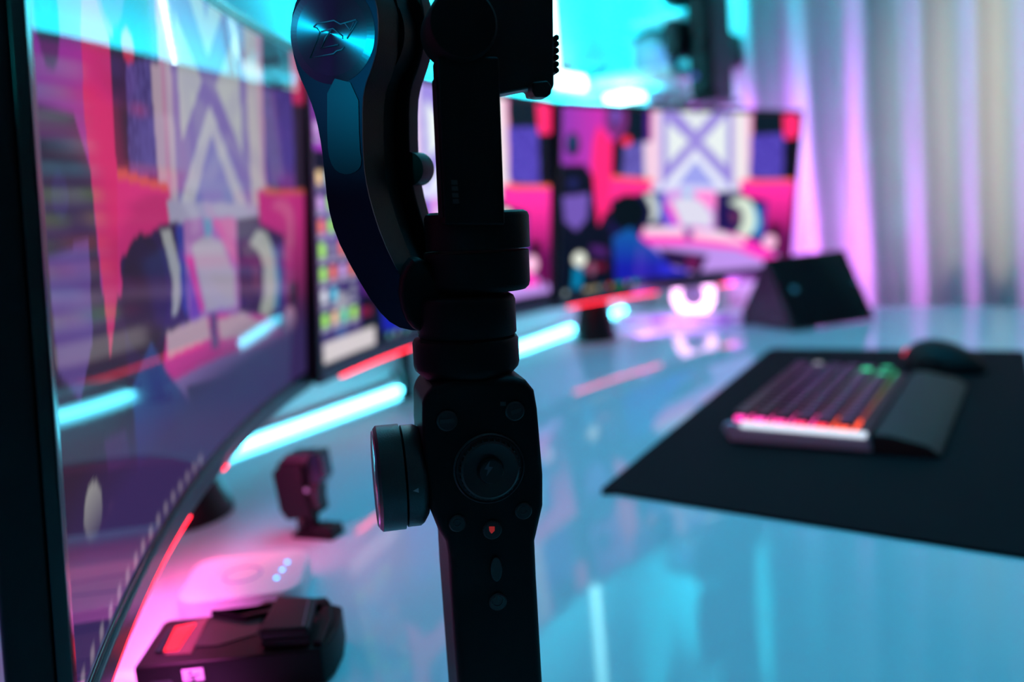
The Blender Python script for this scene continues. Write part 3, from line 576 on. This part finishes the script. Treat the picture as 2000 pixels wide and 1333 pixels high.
# bar rising to the phone clamp
bar = [(853, 110), (975, 110), (987, 440), (868, 440)]
prismpx('clamp_bar', HF, bar, .0, -.013, body_m, gb, bevel=.0012)
prismpx('bar_side', HF, [(851, 150), (853, 150), (866, 425), (864, 425)], -.001, -.012, black_m, gb)
mk = mat('faint_grey_mark', (.025, .027, .03), .5)
for i, y in enumerate((352, 364, 377, 389)): prismpx('engraved_mark', HF, [(881 + i, y), (893 + i, y), (894 + i, y + 9), (882 + i, y + 9)], .0001, .0003, mk, gb)
MC = HF.px(905, 45, .004); lathe('clamp_motor', HF.p(*MC, -.004), ef, [(.0128, -.014), (.0128, .006), (.0118, .008), (.010, .008)], body_m, gb, n=56)
prismpx('phone_clamp', HF, [(868, -60), (1081, -60), (1083, 168), (1070, 186), (1040, 186), (1038, 172), (975, 184), (870, 170)], -.012, -.024, black_m, gb, bevel=.0012)
prismpx('clamp_jaw', HF, [(1040, 160), (1070, 157), (1078, 168), (1078, 182), (1070, 190), (1046, 190), (1040, 178)], -.004, -.0119, black_m, gb, bevel=.0008)
for y in (78, 90, 103, 116, 129, 141):
    p = HF.p(*HF.px(1081, y, -.018), -.018); lathe('grip_rib', p + ef * .005, -ef, [(.0006, 0), (.0011, .0005), (.0011, .0095), (.0006, .010)], body_m, gb, n=10)
# arm with the big motor
ta = math.radians(21); ah = Vector((math.cos(ta), -math.sin(ta), 0)); an = Vector((-math.sin(ta), -math.cos(ta), 0))
qa = CAM + (FW + RT * ((735 - 1000) / FPX) - UP * ((110 - 666.5) / FPX)) * .318
AF = Fr(qa, ah, Z, an)
oL = [(612, 648 - 640)]
left = [(736, 95), (739, 50), (735, 5), (722, -28), (698, -50), (660, -62), (620, -52), (590, -22), (573, 15), (567, 60), (571, 100), (583, 145), (604, 190), (618, 232), (628, 285), (634, 340), (640, 400), (655, 460), (690, 530), (734, 602), (770, 638), (815, 648)]
right = [(842, 640), (815, 595), (778, 535), (745, 465), (724, 400), (712, 345), (708, 290), (707, 200), (713, 165), (725, 135)]
def expand(pts, dx):
    return pts
prismpx('outer_arm', AF, left + right, -.0008, -.019, body_m, gb, smooth_n=1, bevel=.0012)
prismpx('arm_plate', AF, left + right, 0, -.0007, arm_m, gb, smooth_n=1)
inner_l = [(736, 95), (739, 50), (735, 5), (722, -28), (698, -50), (660, -62), (625, -48), (604, -15), (600, 60), (610, 120), (636, 190), (650, 260), (658, 400), (700, 500), (760, 590), (810, 630)]
inner_c = inner_l + [(838, 630), (806, 590), (770, 530), (738, 465), (717, 400), (705, 345), (702, 290), (702, 200), (708, 165), (722, 135)]
prismpx('arm_groove', AF, [(x + 42, y) for x, y in inner_c], -.0191, -.031, mat('groove_black', (.003, .003, .004), .7), gb, smooth_n=1)
prismpx('inner_arm', AF, [(x + 90, y + 1) for x, y in inner_l + right], -.0311, -.041, body_m, gb, smooth_n=1, bevel=.0012)
# motor drum behind the disc
mcx = AF.px(654, 52, 0); lathe('tilt_motor', AF.p(*mcx, -.0195), -an, [(.0200, 0), (.0200, .012), (.0192, .0125), (.0192, .0135), (.0202, .014), (.0202, .0245), (.018, .026)], body_m, gb, n=72)
pn = AF.px(782, 332, -.031); lathe('lock_knob', AF.p(pn[0] + .0035, pn[1], -.0312), -an, [(.0072, 0), (.0072, .011), (.0065, .012)], body_m, gb, n=40)
# elbow from the arm to the collars
prismpx('elbow', HF, [(826, 500), (860, 545), (895, 568), (1000, 570), (1003, 600), (1003, 655), (815, 655), (790, 620), (780, 560), (800, 510)], -.014, -.034, body_m, gb, bevel=.003, smooth_n=1)
# brushed round cap + logo, own origin at the disc centre for the circular brushing
cpx = AF.px(648, 66, .0002); cc = AF.p(*cpx, .0002)
vs = []; fs = []; NR = 72
oo = bpy.data.objects.new('brushed_cap', bpy.data.meshes.new('brushed_cap')); C.objects.link(oo); oo.parent = gb
rot = Matrix((ah, Z, an)).transposed().to_4x4()
oo.matrix_local = Matrix.Translation(cc - gb.location) @ rot
Rd = .0188
vs = [(0, 0, .0004)] + [(Rd * k / 6 * math.cos(2 * math.pi * i / NR), Rd * k / 6 * math.sin(2 * math.pi * i / NR), .0004 if k < 6 else 0.0) for k in range(1, 7) for i in range(NR)]
fs = [(0, 1 + i, 1 + (i + 1) % NR) for i in range(NR)] + [(1 + (k - 1) * NR + i, 1 + k * NR + i, 1 + k * NR + (i + 1) % NR, 1 + (k - 1) * NR + (i + 1) % NR) for k in range(1, 6) for i in range(NR)]
oo.data.from_pydata(vs, [], fs); oo.data.materials.append(cap_m)
lg = mat('logo_grey', (.10, .13, .22), .4)
def lpt(x, y): x = 560 + x / 9.52; y = y / 9.52; return AF.p(*AF.px(x, y, .0008), .0008)
for pts, cl in (([(500, 500), (560, 440), (880, 380), (1000, 450), (1290, 365), (1310, 400), (1120, 720)], False), ([(500, 500), (560, 520), (620, 600), (430, 1080), (870, 1000), (930, 945), (1020, 925), (1070, 870)], False), ([(640, 590), (860, 530), (1040, 670), (1040, 720)], False), ([(830, 560), (720, 700), (640, 900), (960, 830)], False), ([(1080, 430), (1180, 560), (1250, 420)], False)):
    tube('logo_line', [lpt(*p) for p in pts], .00028, lg, gb, n=6)
prismpx('plate_highlight', AF, [(640, 150), (700, 165), (703, 290), (708, 318), (700, 334), (680, 342), (658, 336), (645, 315), (640, 280)], .0001, .0005, mat('plate_highlight_metal', (.02, .06, .10), .32, metal=.9), gb, smooth_n=1)  # bluish piece stands in for the round-ended highlight on the arm plate
# controls on the front face
def btn(name, x, y, r, m, h=.0012, dia=1):
    p = HF.p(*HF.px(x, y, 0), 0); rr = r * gd / FPX
    return lathe(name, p, ef, [(rr * 1.0, -.0005), (rr, h * .6), (rr * .85, h), (rr * .3, h)], m, gb, n=40)
bm_ = mat('button_black', (.012, .013, .015), .35)
lathe('mode_dial_ring', HF.p(*HF.px(955, 915, 0), 0), ef, [(.0142, 0), (.0142, .0006), (.0136, .0012), (.0130, .0006), (.0118, .0006)], mat('dial_ring', (.02, .022, .025), .3), gb, n=64)
lathe('mode_dial', HF.p(*HF.px(955, 915, 0), 0), ef, [(.0116, .0), (.0116, .003), (.0108, .0036), (.0065, .0028), (.001, .0026)], bm_, gb, n=64)
for i in range(32):
    a = 2 * math.pi * i / 32; p0 = HF.px(955, 915, 0); tube('dial_knurl', [HF.p(p0[0] + .0118 * math.cos(a), p0[1] + .0118 * math.sin(a), .0006), HF.p(p0[0] + .0118 * math.cos(a), p0[1] + .0118 * math.sin(a), .003)], .0004, bm_, gb, n=5)
btn('joystick', 955, 915, 26, bm_, h=.0055)
prismpx('bolt_mark', HF, [(957, 900), (946, 917), (953, 918), (950, 931), (963, 913), (955, 912)], .0057, .0058, mat('mark_lilac', (.12, .11, .15), .5), gb)
btn('button', 873, 822, 20, bm_); btn('button', 1005, 803, 19, bm_); btn('button', 893, 1022, 17, bm_); btn('button', 1022, 998, 17, bm_)
btn('record_button', 961, 1035, 19, bm_)
prismpx('record_light', HF, [(955, 1029), (966, 1029), (966, 1037), (960, 1043), (956, 1038)], .00125, .0014, glow('record_red', (1, .05, .05), .22), gb)
prismpx('button_mark', HF, [(859, 820), (886, 818), (887, 826), (860, 828)], .00125, .0014, mk, gb); prismpx('button_mark', HF, [(998, 803), (1018, 797), (1017, 805), (1000, 811)], .00125, .0014, mk, gb)
prismpx('panel_mark', HF, [(977, 785), (988, 785), (988, 793), (977, 793)], .0001, .0003, mk, gb)
for x, y in ((893, 1022), (1022, 998)):
    p = HF.px(x, y, .0013); tube('button_mark', [HF.p(p[0] + .0014 * math.cos(a), p[1] + .0014 * math.sin(a), .0013) for a in [i * math.pi / 8 for i in range(16)]], .00018, mk, gb, n=5, closed=True)
sl = HF.px(968, 1110, 0); prism('zoom_slider', HF, [(sl[0] + .0024 * math.cos(a), sl[1] + .0052 * math.sin(a) * (1)) for a in [i * math.pi / 12 for i in range(24)]], 0, .0018, bm_, gb, bevel=.0005)
btn('power_button', 972, 1175, 18, bm_)
p = HF.px(972, 1175, .0013); tube('power_mark', [HF.p(p[0] + .0021 * math.cos(a), p[1] + .0021 * math.sin(a), .0013) for a in [math.radians(115 + i * 310 / 18) for i in range(19)]], .00018, mk, gb, n=5); tube('power_mark', [HF.p(p[0], p[1] + .0004, .0013), HF.p(p[0], p[1] + .0026, .0013)], .00018, mk, gb, n=5)
# focus wheel on the left flank
wc = HF.px(832, 925, -.018); wo = HF.p(wc[0] - .0005, wc[1], -.018)
lathe('wheel_mount', wo, -er, [(.0165, 0), (.0195, .002), (.0205, .0035), (.0205, .0085), (.019, .009)], dial_m, gb, n=64)
lathe('focus_wheel', wo, -er, [(.020, .0093), (.0212, .0095), (.0212, .0185), (.0200, .0196)], dial_m, gb, n=96)
lathe('wheel_face', wo, -er, [(.0196, .0197), (.0190, .0203), (.0175, .0199), (.0172, .0198), (.006, .0198), (.0057, .0200), (.001, .0200)], mat('wheel_face_metal', (.35, .35, .4), .28, metal=1), gb, n=64)
tp = wo - er * .006 + ef * .0205; mesh('pointer_mark', [tp + er * .0012 + hu * .001, tp + er * .0012 - hu * .001, tp - er * .001, tp + er * .0012 + hu * .001 - ef * .0004, tp + er * .0012 - hu * .001 - ef * .0004, tp - er * .001 - ef * .0004], [(0, 1, 2), (3, 4, 5), (0, 1, 4, 3), (1, 2, 5, 4), (2, 0, 3, 5)], mat('pointer_grey', (.3, .3, .32), .5), gb)
